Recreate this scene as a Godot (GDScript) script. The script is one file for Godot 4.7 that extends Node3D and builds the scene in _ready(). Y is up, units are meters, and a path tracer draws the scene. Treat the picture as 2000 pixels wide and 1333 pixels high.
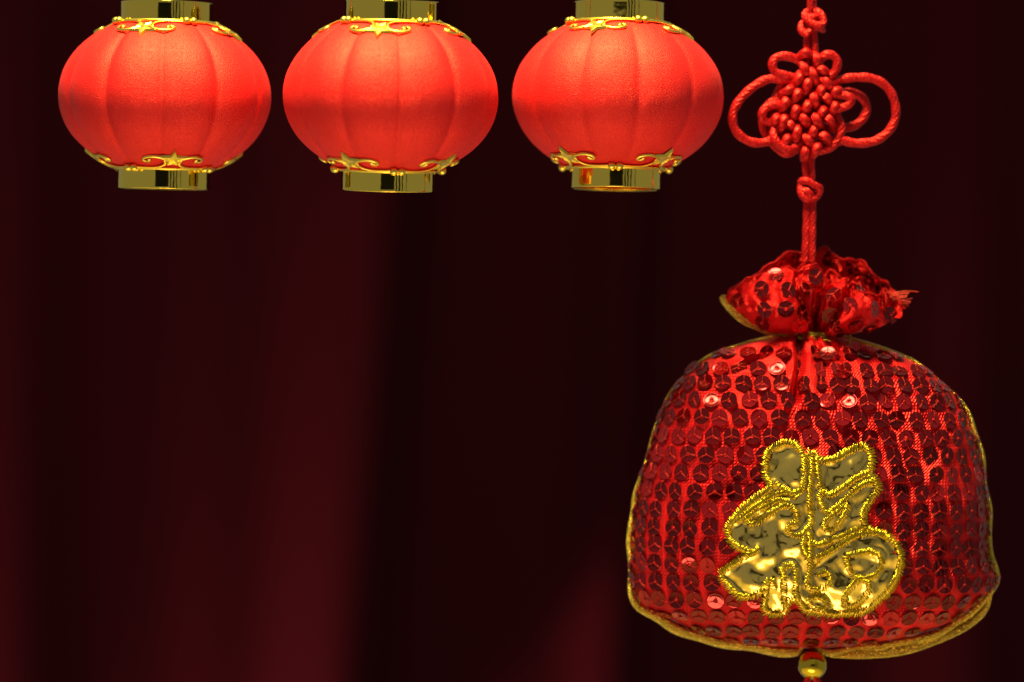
extends Node3D
# Close-up of three small flocked lanterns and a sequinned money pouch on a knotted cord.
# Shapes are written in steps of U = 0.145 mm, which is about one pixel of the photograph at the pouch.

const U := 0.000145
var rng := RandomNumberGenerator.new()
var M := {}
var lamp_at := Vector3(-0.075, 0.64, 0.19)


class Mb:
	var v := PackedVector3Array()
	var n := PackedVector3Array()
	var t := PackedVector2Array()
	var ix := PackedInt32Array()

	# rows of points -> a smooth sheet; cu / cv close it across / along
	func grid(rows: Array, cu := false, cv := false, uvs: Array = [], us := 1.0, vs := 1.0) -> void:
		var R := rows.size()
		var C: int = rows[0].size()
		var nor := PackedVector3Array()
		nor.resize(R * C)
		var tri := PackedInt32Array()
		var base := v.size()
		var W := C + (1 if cu else 0)
		for i in (R if cv else R - 1):
			var i2 := (i + 1) % R
			var r0: PackedVector3Array = rows[i]
			var r1: PackedVector3Array = rows[i2]
			for j in (C if cu else C - 1):
				var j2 := (j + 1) % C
				var a := r0[j]
				var b := r0[j2]
				var c := r1[j2]
				var d := r1[j]
				var fn := (c - a).cross(d - b)
				nor[i * C + j] += fn
				nor[i * C + j2] += fn
				nor[i2 * C + j2] += fn
				nor[i2 * C + j] += fn
				var o := base + i * W
				var p := base + (i + 1 if cv and i + 1 == R else i2) * W
				tri.append_array([o + j, p + j + 1, o + j + 1, o + j, p + j, p + j + 1])
		var last := R + (1 if cv else 0)
		for i in last:
			var r: PackedVector3Array = rows[i % R]
			for j in W:
				v.append(r[j % C])
				n.append(nor[(i % R) * C + j % C].normalized())
				if uvs.is_empty():
					t.append(Vector2(float(j) / (W - 1) * us, float(i) / maxf(last - 1, 1) * vs))
				else:
					t.append(uvs[i % R][j % C])
		ix.append_array(tri)

	# a round cord along a path, radius rad (times rads[i] where given), rounded ends
	func tube(path: PackedVector3Array, rad: float, sides := 10, vlen := 16.0, rads: Array = [], closed := false, flat := 1.0, hint := Vector3.ZERO) -> void:
		var rows := []
		var uvs := []
		var N := path.size()
		var up := Vector3.ZERO
		var run := 0.0
		var tan0 := Vector3.ZERO
		for i in N:
			var tg: Vector3
			if closed:
				tg = (path[(i + 1) % N] - path[(i - 1 + N) % N]).normalized()
			else:
				tg = (path[mini(i + 1, N - 1)] - path[maxi(i - 1, 0)]).normalized()
			if i == 0:
				up = hint if hint != Vector3.ZERO else (Vector3.BACK if absf(tg.z) < 0.9 else Vector3.UP)
			else:
				run += path[i].distance_to(path[i - 1])
			up = (up - tg * up.dot(tg)).normalized()
			var side := tg.cross(up)
			var r: float = rad * (rads[i] if rads.size() == N else 1.0)
			if i == 0 and not closed:
				for cap in [[-1.0, 0.02], [-0.75, 0.65]]:
					rows.append(ring(path[0] + tg * r * cap[0], side, up, r * cap[1], sides, flat))
					uvs.append(band(sides, (run + r * cap[0]) / vlen))
			rows.append(ring(path[i], side, up, r, sides, flat))
			uvs.append(band(sides, run / vlen))
			if i == N - 1 and not closed:
				for cap in [[0.75, 0.65], [1.0, 0.02]]:
					rows.append(ring(path[i] + tg * r * cap[0], side, up, r * cap[1], sides, flat))
					uvs.append(band(sides, (run + r * cap[0]) / vlen))
		# close the seam with a repeated column
		for r in rows.size():
			rows[r].append(rows[r][0])
		grid(rows, false, closed, uvs)

	func band(sides: int, x: float) -> PackedVector2Array:
		var o := PackedVector2Array()
		for k in sides + 1:
			o.append(Vector2(float(k) / sides, x))
		return o

	func ring(c: Vector3, s: Vector3, u: Vector3, r: float, sides: int, flat: float) -> PackedVector3Array:
		var o := PackedVector3Array()
		for k in sides:
			var a := TAU * k / sides
			o.append(c + s * cos(a) * r + u * sin(a) * r * flat)
		return o

	# flat-shaded triangle fan over a closed loop
	func fan(c: Vector3, loop: PackedVector3Array) -> void:
		for k in loop.size():
			var a := loop[k]
			var b := loop[(k + 1) % loop.size()]
			tri(c, a, b)

	func tri(a: Vector3, b: Vector3, c: Vector3) -> void:
		var f := (c - a).cross(b - a).normalized()
		for q in [a, b, c]:
			ix.append(v.size())
			v.append(q)
			n.append(f)
			t.append(Vector2(q.x, q.y) / 64.0)

	func quad(a: Vector3, b: Vector3, c: Vector3, d: Vector3) -> void:
		tri(a, b, c)
		tri(a, c, d)

	func box(c: Vector3, s: Vector3) -> void:
		var h := s / 2
		for ax in 3:
			for sg in [-1.0, 1.0]:
				var nn := Vector3.ZERO
				nn[ax] = sg
				var p := Vector3.ZERO
				var q := Vector3.ZERO
				p[(ax + 1) % 3] = h[(ax + 1) % 3]
				q[(ax + 2) % 3] = h[(ax + 2) % 3] * sg
				var o := c + nn * h[ax]
				quad(o - p - q, o - p + q, o + p + q, o + p - q)

	# profile of (radius, height) turned about y
	func lathe(prof: Array, sides := 64) -> void:
		var rows := []
		for p in prof:
			var r := PackedVector3Array()
			for k in sides:
				var a := TAU * k / sides
				r.append(Vector3(sin(a) * p.x, p.y, cos(a) * p.x))
			rows.append(r)
		grid(rows, true)

	func mesh(m: ArrayMesh = null) -> ArrayMesh:
		if m == null:
			m = ArrayMesh.new()
		var pos := PackedVector3Array()
		pos.resize(v.size())
		for i in v.size():
			pos[i] = v[i] * U
		var a := []
		a.resize(Mesh.ARRAY_MAX)
		a[Mesh.ARRAY_VERTEX] = pos
		a[Mesh.ARRAY_NORMAL] = n
		a[Mesh.ARRAY_TEX_UV] = t
		a[Mesh.ARRAY_INDEX] = ix
		m.add_surface_from_arrays(Mesh.PRIMITIVE_TRIANGLES, a)
		return m


# ---------------------------------------------------------------- helpers
func put(called: String, mesh: Mesh, mat: Material, parent: Node = self) -> MeshInstance3D:
	var o := MeshInstance3D.new()
	o.name = called
	o.mesh = mesh
	if mat:
		o.material_override = mat
	o.cast_shadow = GeometryInstance3D.SHADOW_CASTING_SETTING_ON
	parent.add_child(o, true)
	return o


func build(called: String, mb: Mb, mat: Material, parent: Node = self) -> MeshInstance3D:
	var m := mb.mesh()
	m.surface_set_material(0, mat)
	return put(called, m, null, parent)


func tag(o: Node, label: String, category := "", group := "", kind := "") -> Node:
	if label:
		o.set_meta("label", label)
	if category:
		o.set_meta("category", category)
	if group:
		o.set_meta("group", group)
	if kind:
		o.set_meta("kind", kind)
	return o


func thing(called: String, label: String, category: String, at: Vector3, group := "") -> Node3D:
	var o := Node3D.new()
	o.name = called
	add_child(o, true)
	o.position = at
	tag(o, label, category, group)
	return o


var nearer := 1.0   # for things whose middle lies off the measured plane


# a point of the photograph's plane, depth z towards the camera
func P(x: float, y: float, z := 0.0) -> Vector3:
	return Vector3((x - 1000.0) * nearer, (666.5 - y) * nearer, z)


func crom(a: Vector3, b: Vector3, c: Vector3, d: Vector3, t: float) -> Vector3:
	return b.cubic_interpolate(c, a, d, t)


# smooth path through points, about `step` apart
func smooth(pts: Array, step := 4.0, closed := false) -> PackedVector3Array:
	var o := PackedVector3Array()
	var N := pts.size()
	for i in (N if closed else N - 1):
		var a: Vector3 = pts[(i - 1 + N) % N] if closed else pts[maxi(i - 1, 0)]
		var b: Vector3 = pts[i]
		var c: Vector3 = pts[(i + 1) % N]
		var d: Vector3 = pts[(i + 2) % N] if closed else pts[mini(i + 2, N - 1)]
		var k := maxi(1, int(b.distance_to(c) / step))
		for j in k:
			o.append(b.cubic_interpolate(c, a, d, float(j) / k))
	if not closed:
		o.append(pts[N - 1])
	return o


# a list x, y, x, y ... in an enlarged view of the photograph -> points
func trace(l: Array, ox: float, oy: float, s: float, z := 0.0) -> Array:
	var o := []
	for i in range(0, l.size(), 2):
		o.append(P(ox + l[i] / s, oy + l[i + 1] / s, z))
	return o


func ev(l: Array, y: float) -> float:   # l: y, x, y, x ...  -> x at y
	var k := 0
	while k + 4 < l.size() and y > l[k + 2]:
		k += 2
	var t: float = clampf((y - l[k]) / (l[k + 2] - l[k]), 0.0, 1.0)
	var a: float = l[k + 1]
	var b: float = l[k + 3]
	if l.size() < 20 or k == 0 or k + 5 >= l.size():
		return lerpf(a, b, t)
	# slopes at both ends from the neighbours keep the outline free of kinks
	var d: float = l[k + 2] - l[k]
	var m0: float = (l[k + 3] - l[k - 1]) / (l[k + 2] - l[k - 2]) * d
	var m1: float = (l[k + 5] - l[k + 1]) / (l[k + 4] - l[k]) * d
	var t2 := t * t
	var t3 := t2 * t
	return (2 * t3 - 3 * t2 + 1) * a + (t3 - 2 * t2 + t) * m0 + (3 * t2 - 2 * t3) * b + (t3 - t2) * m1


func near_line(p: Vector2, l: Array) -> Vector2:   # (distance, share of the way along)
	var best := 1e9
	var along := 0.0
	for i in l.size() - 1:
		var q := Geometry2D.get_closest_point_to_segment(p, l[i], l[i + 1])
		var d := p.distance_to(q)
		if d < best:
			best = d
			along = (i + l[i].distance_to(q) / maxf(l[i].distance_to(l[i + 1]), 0.01)) / (l.size() - 1)
	return Vector2(best, along)


# ---------------------------------------------------------------- materials
func mat(c: Color, rough: float, metal := 0.0) -> StandardMaterial3D:
	var m := StandardMaterial3D.new()
	m.albedo_color = c.linear_to_srgb()
	m.roughness = rough
	m.metallic = metal
	m.cull_mode = BaseMaterial3D.CULL_DISABLED
	return m


func height(m: StandardMaterial3D, t: Texture2D, cm: float) -> void:
	m.heightmap_enabled = true
	m.heightmap_texture = t
	m.heightmap_scale = cm


func tiles(m: StandardMaterial3D, per_metre: float) -> void:
	m.uv1_triplanar = true
	m.uv1_scale = Vector3.ONE * per_metre


func noise_tex(freq: float, octaves := 3, size := 512, sd := 1, ramp: Gradient = null) -> NoiseTexture2D:
	var f := FastNoiseLite.new()
	f.noise_type = FastNoiseLite.TYPE_SIMPLEX_SMOOTH
	f.frequency = freq
	f.fractal_octaves = octaves
	f.seed = sd
	var t := NoiseTexture2D.new()
	t.width = size
	t.height = size
	t.seamless = true
	t.noise = f
	if ramp:
		t.color_ramp = ramp
	return t


func ramp(stops: Array) -> Gradient:
	var g := Gradient.new()
	var o := PackedFloat32Array()
	var c := PackedColorArray()
	for s in stops:
		o.append(s[0])
		c.append(s[1])
	g.offsets = o
	g.colors = c
	return g


func weave_tex() -> ImageTexture:   # twill of satin threads
	var im := Image.create(128, 128, false, Image.FORMAT_L8)
	for y in 128:
		for x in 128:
			var a := fposmod((x + y) / 8.0, 1.0)
			var b := fposmod((x - y) / 16.0 + 0.5 * floorf((x + y) / 8.0), 1.0)
			var h := sin(a * PI) * (0.45 + 0.55 * sin(b * PI))
			im.set_pixel(x, y, Color(h, h, h))
	im.generate_mipmaps()
	return ImageTexture.create_from_image(im)


func strand_tex() -> ImageTexture:   # fine strands that wind along a satin cord
	var im := Image.create(128, 128, false, Image.FORMAT_L8)
	for y in 128:
		for x in 128:
			var h := 0.5 + 0.25 * sin(TAU * (x / 128.0 * 7 + y / 128.0 * 2 + 0.08 * sin(TAU * y / 128.0))) + 0.15 * sin(TAU * (x / 128.0 * 15 + y / 128.0 * 5) + 1.0) + 0.1 * sin(TAU * (x / 128.0 * 3 - y / 128.0 * 4))
			im.set_pixel(x, y, Color(h, h, h))
	return ImageTexture.create_from_image(im)


func make_materials() -> void:
	var lint := ramp([[0.0, Color(0.80, 0.36, 0.42)], [0.5, Color(0.88, 0.38, 0.44)], [0.78, Color(0.93, 0.42, 0.48)], [0.9, Color(1, 0.85, 0.88)], [1.0, Color(1, 1, 1)]])
	var fuzz := mat(Color(0.9, 0.035, 0.07), 0.56, 0.38)
	fuzz.albedo_texture = noise_tex(0.055, 2, 512, 4, lint)
	fuzz.rim_enabled = true
	fuzz.rim = 0.3
	fuzz.rim_tint = 0.85
	fuzz.metallic_specular = 0.55
	height(fuzz, noise_tex(0.052, 3, 512, 9), 0.02)
	tiles(fuzz, 90.0)
	M.fuzz = fuzz
	M.ring = mat(Color(0.84, 0.66, 0.11), 0.07, 1.0)
	height(M.ring, noise_tex(0.02, 2, 256, 21), 0.0015)
	tiles(M.ring, 60.0)
	M.cast = mat(Color(0.85, 0.68, 0.13), 0.34, 1.0)
	M.foil = mat(Color(0.86, 0.63, 0.16), 0.17, 1.0)
	M.gold_thread = mat(Color(0.52, 0.41, 0.025), 0.26, 0.9)
	M.lurex = mat(Color(0.58, 0.44, 0.08), 0.24, 1.0)
	height(M.lurex, noise_tex(0.11, 2, 256, 33), 0.07)
	tiles(M.lurex, 75.0)
	M.bead = mat(Color(0.6, 0.44, 0.04), 0.07, 1.0)
	M.satin = mat(Color(0.52, 0.0035, 0.012), 0.38, 0.55)
	M.satin.metallic_specular = 0.42
	height(M.satin, weave_tex(), 0.028)
	M.cord = mat(Color(0.44, 0.004, 0.011), 0.44, 0.6)
	M.cord.metallic_specular = 0.45
	height(M.cord, strand_tex(), 0.02)
	M.satin_thin = M.satin.duplicate()
	M.satin_thin.albedo_color = Color(0.62, 0.005, 0.014).linear_to_srgb()
	M.satin_thin.backlight_enabled = true
	M.satin_thin.backlight = Color(0.7, 0.04, 0.05)
	M.seq = []
	for c in [Color(0.19, 0.003, 0.010), Color(0.13, 0.002, 0.007), Color(0.38, 0.008, 0.02)]:
		var q := mat(c, 0.08, 0.8)
		q.clearcoat_enabled = true
		q.clearcoat = 0.3
		q.clearcoat_roughness = 0.04
		M.seq.append(q)
	M.thread = mat(Color(0.34, 0.006, 0.012), 0.45, 0.6)
	M.fray = mat(Color(0.5, 0.006, 0.01), 0.6)
	M.curtain = mat(Color(0.030, 0.0032, 0.007), 0.95)
	M.curtain.metallic_specular = 0.1
	M.black = mat(Color(0.008, 0.008, 0.008), 0.9)
	M.pale = mat(Color(0.55, 0.5, 0.38), 0.6)


# ---------------------------------------------------------------- lanterns
const A := 209.5
const B := 158.5
const LOBES := 11


func on_globe(deg: float, s: float, lift := 0.0) -> Vector3:
	# s: steps along the skin, upward from the lower ring
	var t := deg_to_rad(-63.9 + s / 3.05)
	var p := Vector2(A * cos(t), B * sin(t))
	var nn := Vector2(cos(t) / A, sin(t) / B).normalized()
	p += nn * lift
	var a := deg_to_rad(deg)
	return Vector3(sin(a) * p.x, p.y + 183.0, cos(a) * p.x)


func star_mesh() -> Mb:
	var b := Mb.new()
	var outer := PackedVector3Array()
	var top := PackedVector3Array()
	var inn := PackedVector3Array()
	for k in 10:
		var a := TAU * k / 10.0
		var r := 30.0 if k % 2 == 0 else 14.0
		if k == 4 or k == 6:
			r = 24.0
		for q in [[outer, 1.0, 1.0], [top, 0.86, 5.5], [inn, 0.6, 3.5]]:
			q[0].append(on_globe(sin(a) * r * q[1] * 0.40, 37.0 + cos(a) * r * q[1], q[2]))
	for k in 10:
		var j := (k + 1) % 10
		b.quad(outer[k], top[k], top[j], outer[j])
		b.quad(top[k], inn[k], inn[j], top[j])
	b.fan(on_globe(0, 37.0, 4.5), inn)
	return b


func make_filigree(parent: Node3D, called: String) -> Node3D:
	var base := Mb.new()
	var loop := PackedVector3Array()
	for k in 96:
		loop.append(on_globe(k * 3.75, 3.0, 2.5))
	base.tube(loop, 3.2, 8, 16.0, [], true)
	var f := build(called, base, M.cast, parent)
	var star := star_mesh().mesh()
	star.surface_set_material(0, M.cast)
	var up := [6.0, 33.0, 11.0, 38.5, 16.0, 41.0, 21.0, 40.0, 25.0, 36.0, 26.2, 30.5, 24.0, 26.5, 21.2, 27.5, 20.8, 31.0]
	var low := [7.0, 29.0, 6.4, 22.0, 8.5, 15.0, 13.0, 9.5, 19.0, 7.0, 26.0, 6.5, 33.0, 7.0, 38.0, 8.5]
	for q in 4:
		var s := put("star", star, null, f)
		s.rotation.y = q * PI / 2
	for kind in [up, low]:
		for sg in [-1.0, 1.0]:
			var pts := []
			for i in range(0, kind.size(), 2):
				pts.append(on_globe(kind[i] * sg, kind[i + 1] * 1.15 - 1.0, 2.5))
			var path := smooth(pts, 4.0)
			var rr := []
			for i in path.size():
				rr.append(1.0 + (0.35 * smoothstep(0.8, 1.0, float(i) / path.size()) if kind == up else 0.0))
			var b := Mb.new()
			b.tube(path, 3.3, 8, 16.0, rr, false, 0.8)
			var m := b.mesh()
			m.surface_set_material(0, M.cast)
			for q in 4:
				put("scroll", m, null, f).rotation.y = q * PI / 2
	var sm := SphereMesh.new()
	sm.radius = 8.2 * U
	sm.height = 16.4 * U
	sm.radial_segments = 16
	sm.rings = 8
	for q in 4:
		for sg in [-1.0, 1.0]:
			put("gold_bead", sm, M.cast, f).position = on_globe(q * 90.0 + 45.0 + sg * 4.0, 10.5, 5.0) * U
	return f


func make_lantern(sd: int) -> Node3D:
	var o := thing("lantern", "", "lantern", Vector3.ZERO, "red flocked lanterns hanging in a row")
	var rows := []
	var nz := FastNoiseLite.new()
	nz.seed = 5 + sd
	nz.frequency = 0.008
	for i in 73:
		var t := lerpf(-PI / 2 * 0.99, PI / 2 * 0.99, i / 72.0)
		var r := PackedVector3Array()
		for k in 264:
			var ph := TAU * k / 264.0
			var c := absf(sin(ph * LOBES / 2.0 + 0.09 * sin(ph * 2.0 + sd)))
			var deep := 1.0 + 0.35 * sin(ph * 1.5 + sd * 2.0)
			var seam := 1.0 - pow(1.0 - c, 3.2) * 0.020 * deep - 0.022 * (1.0 - c)
			var flatten := lerpf(1.0, seam, smoothstep(0.25, 0.7, cos(t)))
			var wob := 1.0 + nz.get_noise_3d(cos(ph) * 200, t * 120, sin(ph) * 200) * 0.010
			r.append(Vector3(sin(ph) * A * cos(t) * flatten * wob, B * sin(t) * wob + 183.0, cos(ph) * A * cos(t) * flatten * wob))
		rows.append(r)
	var g := Mb.new()
	g.grid(rows, true)
	build("flocked_globe", g, M.fuzz, o)
	for top in [false, true]:
		var b := Mb.new()
		var y0 := 318.0 if top else 0.0
		var y1 := 366.0 if top else 48.0
		b.lathe([Vector2(87, y0 + 1.2), Vector2(88.5, y0), Vector2(90.5, y0), Vector2(91.8, y0 + 1.4), Vector2(91.4, y0 + 6), Vector2(91.4, y1 - 6), Vector2(91.8, y1 - 1.4), Vector2(90.5, y1), Vector2(88.5, y1), Vector2(87, y1 - 1.2), Vector2(86.8, y0 + 8), Vector2(87, y0 + 1.2)], 96)
		build("top_ring" if top else "bottom_ring", b, M.ring, o)
		var d := Mb.new()
		var yd := 352.0 if top else 16.0
		d.lathe([Vector2(0.5, yd), Vector2(40, yd + 0.5), Vector2(86, yd)], 48)
		build("ring_plate", d, M.cast if top else M.fuzz, o)
	make_filigree(o, "bottom_filigree")
	var f := make_filigree(o, "top_filigree")
	f.position.y = 366.0 * U
	f.rotation.x = PI
	var c := Mb.new()
	c.tube(smooth([Vector3(0, 350, 0), Vector3(2, 480, 0), Vector3(0, 700, 0)], 40.0), 6.0, 10, 16.0)
	build("hanging_cord", c, M.cord, o)
	return o


func set_lantern(o: Node3D, x: float, y: float, tilt: float, pitch: float, globe: float, star_low: float, star_top: float, label: String) -> void:
	var z := 50.0 if x > 700.0 and x < 800.0 else -60.0
	var k := 1.0 - z / 6207.0
	o.position = Vector3((x - 1000.0) * k, (666.5 - y) * k - 183.0, z) * U
	o.rotation_degrees = Vector3(pitch, 0, tilt)
	tag(o, label)
	for ch in o.get_children():
		if ch.name == "flocked_globe":
			ch.rotation_degrees.y = globe
		elif ch.name == "bottom_filigree":
			ch.rotation_degrees.y = star_low
		elif ch.name == "top_filigree":
			ch.basis = Basis(Vector3.UP, deg_to_rad(star_top)) * Basis(Vector3.RIGHT, PI)
		elif String(ch.name).ends_with("ring"):
			ch.rotation_degrees.y = star_low * 1.7


# ---------------------------------------------------------------- pouch
var XL := [652.0, 1557.0, 657.0, 1530.0, 664.0, 1488.0, 676.0, 1442.0, 693.0, 1396.0, 720.0, 1352.0, 765.0, 1316.0, 810.0, 1293.0, 870.0, 1274.0, 920.0, 1258.0, 980.0, 1244.0, 1030.0, 1238.0, 1080.0, 1236.0, 1130.0, 1235.0, 1160.0, 1239.0, 1185.0, 1256.0, 1205.0, 1300.0, 1226.0, 1340.0, 1242.0, 1385.0, 1254.0, 1440.0, 1262.0, 1500.0, 1266.0, 1560.0]
var XR := [652.0, 1622.0, 657.0, 1640.0, 664.0, 1665.0, 676.0, 1702.0, 693.0, 1755.0, 720.0, 1806.0, 765.0, 1857.0, 810.0, 1886.0, 870.0, 1906.0, 920.0, 1918.0, 980.0, 1925.0, 1030.0, 1927.0, 1080.0, 1926.0, 1106.0, 1936.0, 1130.0, 1945.0, 1152.0, 1935.0, 1185.0, 1898.0, 1205.0, 1872.0, 1226.0, 1830.0, 1242.0, 1780.0, 1254.0, 1715.0, 1262.0, 1655.0, 1266.0, 1610.0]
var folds := [
	[[Vector2(1568, 664), Vector2(1562, 715), Vector2(1550, 775), Vector2(1524, 840)], 30.0, 8.0],
	[[Vector2(1622, 668), Vector2(1640, 712), Vector2(1652, 775)], 17.0, 8.0],
	[[Vector2(1530, 684), Vector2(1475, 706), Vector2(1425, 724)], 13.0, 8.0],
	[[Vector2(1672, 684), Vector2(1750, 716), Vector2(1820, 790), Vector2(1850, 860)], 7.0, 12.0],
	[[Vector2(1600, 690), Vector2(1602, 760), Vector2(1590, 850)], 8.0, 11.0],
	[[Vector2(1500, 700), Vector2(1440, 800), Vector2(1400, 900)], 5.0, 16.0],
	[[Vector2(1690, 690), Vector2(1730, 790), Vector2(1760, 900)], 7.0, 14.0],
]
var bag_noise := FastNoiseLite.new()
const SEAM_DEPTH := 1.0137   # the seam lies behind the plane in which the photograph was measured, the front before it
const FRONT_DEPTH := 0.989


func bag_z(u: float, y: float, x: float, front := true) -> float:
	var t := (y - 995.0) / 279.5 if y > 995.0 else (995.0 - y) / 343.5
	var ty := sqrt(maxf(0.0, 1.0 - pow(minf(t, 1.0), 3.0 if y > 995.0 else 2.3)))
	var ux := sqrt(maxf(0.0, 1.0 - pow(absf(u), 2.5)))
	if not front:
		return -95.0 * ty * ux
	var z := 158.0 * ty * ux
	var soft := smoothstep(0.0, 0.25, ux * ty)
	var p := Vector2(x, y)
	for f in folds:
		var q := near_line(p, f[0])
		if q.x < f[2] * 3.2:
			var taper := smoothstep(1.0, 0.72, q.y) * (1.0 if y < 760 else smoothstep(900.0, 760.0, y) * 0.6 + 0.4)
			z -= f[1] * exp(-pow(q.x / f[2], 2.0)) * taper
			z += f[1] * 0.3 * exp(-pow((q.x - f[2] * 1.8) / f[2], 2.0)) * taper
	var d := p - Vector2(1588, 628)
	var ang := atan2(d.x, d.y)
	z += 7.0 * sin(ang * 15.0 + 0.7) * exp(-maxf(d.length() - 40.0, 0.0) / 70.0) * soft
	z += bag_noise.get_noise_2d(x, y) * 6.0 * soft
	return z


func bag(u: float, y: float, front := true) -> Vector3:
	var l := ev(XL, y)
	var r := ev(XR, y)
	var x := lerpf(l, r, (u + 1.0) / 2.0)
	return P(x, y, bag_z(u, y, x, front))


func bag_at(x: float, y: float, lift := 0.0) -> Vector3:
	var l := ev(XL, y)
	var r := ev(XR, y)
	var u := clampf((x - l) / (r - l) * 2.0 - 1.0, -1.0, 1.0)
	return P(x, y, bag_z(u, y, x) + lift)


func bag_normal(x: float, y: float) -> Vector3:
	var e := 8.0
	var dx := bag_at(x + e, y) - bag_at(x - e, y)
	var dy := bag_at(x, y - e) - bag_at(x, y + e)
	return dx.cross(dy).normalized()


func bag_sheet(front: bool) -> Mb:
	var rows := []
	var uvs := []
	var NV := 150 if front else 50
	var NU := 190 if front else 60
	var run := 0.0
	var prev := Vector3.ZERO
	for i in NV + 1:
		var w := float(i) / NV
		w = lerpf(w, 0.5 - 0.5 * cos(w * PI), 0.75)
		var y := lerpf(XL[0] + 0.5, XL[XL.size() - 2] - 0.5, w)
		var r := PackedVector3Array()
		var t := PackedVector2Array()
		var mid := bag(0.3, y, front)
		if i > 0:
			run += mid.distance_to(prev)
		prev = mid
		var arc := 0.0
		for j in NU + 1:
			var u := sin((float(j) / NU * 2.0 - 1.0) * PI / 2)
			u = lerpf(float(j) / NU * 2.0 - 1.0, u, 0.7)
			r.append(bag(u, y, front))
			if j > 0:
				arc += r[j].distance_to(r[j - 1])
			t.append(Vector2(arc, run) / 102.0)
		for j in NU + 1:
			t[j].x -= arc / 204.0
		rows.append(r)
		uvs.append(t)
	var b := Mb.new()
	b.grid(rows, false, false, uvs)
	return b


func sequin_mesh(variant: int) -> ArrayMesh:
	# a cupped disc with a hole, three threads from the hole over the rim and a knot in the middle; lies in xy, faces +z
	var b := Mb.new()
	var rows := []
	for p in [[4.6, -0.9], [4.2, 0.1], [4.8, 0.6], [9.0, 0.55], [14.8, 0.8], [16.2, 1.3], [16.7, 0.9], [16.2, 0.4], [9.0, -0.3], [4.6, -0.9]]:
		var r := PackedVector3Array()
		for k in 22:
			var a := -TAU * k / 22.0
			var wob: float = 0.25 * sin(a * 2.0 + variant * 1.3) * (p[0] / 16.0)
			r.append(Vector3(cos(a) * p[0], sin(a) * p[0], p[1] + wob))
		rows.append(r)
	b.grid(rows, true)
	var m := b.mesh()
	m.surface_set_material(0, M.seq[variant % 3])
	var t := Mb.new()
	for k in 3:
		var a: float = PI / 2 + TAU * k / 3.0 + [0.0, 0.12, -0.1, 0.18][(variant + k) % 4]
		var d := Vector3(cos(a), sin(a), 0)
		for h in ([0.0] if (k + variant) % 3 == 0 else [-0.1, 0.1]):
			var side: Vector3 = Vector3(-d.y, d.x, 0) * h * 12.0
			t.tube(PackedVector3Array([Vector3(0, 0, 1.5), d * 6.0 + Vector3(0, 0, 2.4) + side * 0.5, d * 16.6 + Vector3(0, 0, 2.7) + side, d * 19.5 + Vector3(0, 0, -1.5) + side * 1.2]), 0.3 if variant % 2 == 0 else 0.4, 5)
	t.tube(PackedVector3Array([Vector3(-1.6, -0.6, 2.0), Vector3(0.2, 0.4, 3.0), Vector3(1.7, 0.8, 2.0)]), 1.3, 6)
	t.mesh(m)
	m.surface_set_material(1, M.thread)
	return m


func place_sequin(parent: Node, meshes: Array, at: Vector3, nrm: Vector3, lift := 2.4, tilt := 0.1, spin := 0.0) -> void:
	var z := (nrm + Vector3(rng.randfn(0, tilt), rng.randfn(0, tilt), 0)).normalized()
	var x := Vector3.UP.cross(z)
	x = x.normalized() if x.length() > 0.05 else Vector3.RIGHT
	var bs := Basis(x, z.cross(x), z).rotated(z, spin + rng.randfn(0, 0.14))
	var o := put("sequin", meshes[[0, 1, 3, 4, 0, 1, 3, 4, 2, 5][rng.randi() % 10]], null, parent)
	o.transform = Transform3D(bs, (at + nrm * lift) * U)


func inside(p: Vector2, poly: PackedVector2Array) -> bool:
	return Geometry2D.is_point_in_polygon(p, poly)


# emblem strokes, traced at 3.417 x from the corner (1380, 840) of the photograph
var outline_a := [500, 95, 545, 85, 600, 105, 640, 150, 662, 190, 690, 155, 730, 160, 755, 192, 800, 205, 860, 190, 930, 155, 1000, 120, 1060, 112, 1098, 150, 1110, 210, 1102, 260, 1090, 300, 1130, 340, 1145, 385, 1130, 430, 1090, 480, 1060, 530, 1045, 575, 1055, 620, 1078, 658]
var outline_b := [1130, 678, 1190, 700, 1250, 745, 1290, 800, 1305, 870, 1295, 940, 1275, 1000, 1240, 1060, 1190, 1120, 1140, 1170, 1080, 1215, 1020, 1232, 940, 1235, 860, 1238, 790, 1228, 720, 1228, 660, 1205, 630, 1165, 605, 1135, 560, 1145, 545, 1185, 528, 1228, 470, 1242, 410, 1225, 388, 1180, 395, 1120, 400, 1085]
var outline_c := [370, 1088, 300, 1118, 240, 1120, 190, 1090, 140, 1040, 105, 995, 105, 960, 150, 925, 210, 880, 270, 830, 252, 800, 200, 780, 160, 740, 145, 690, 150, 640, 190, 585, 240, 530, 310, 470, 380, 420, 428, 380, 405, 330, 395, 280, 395, 230, 400, 180, 430, 130]
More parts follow.
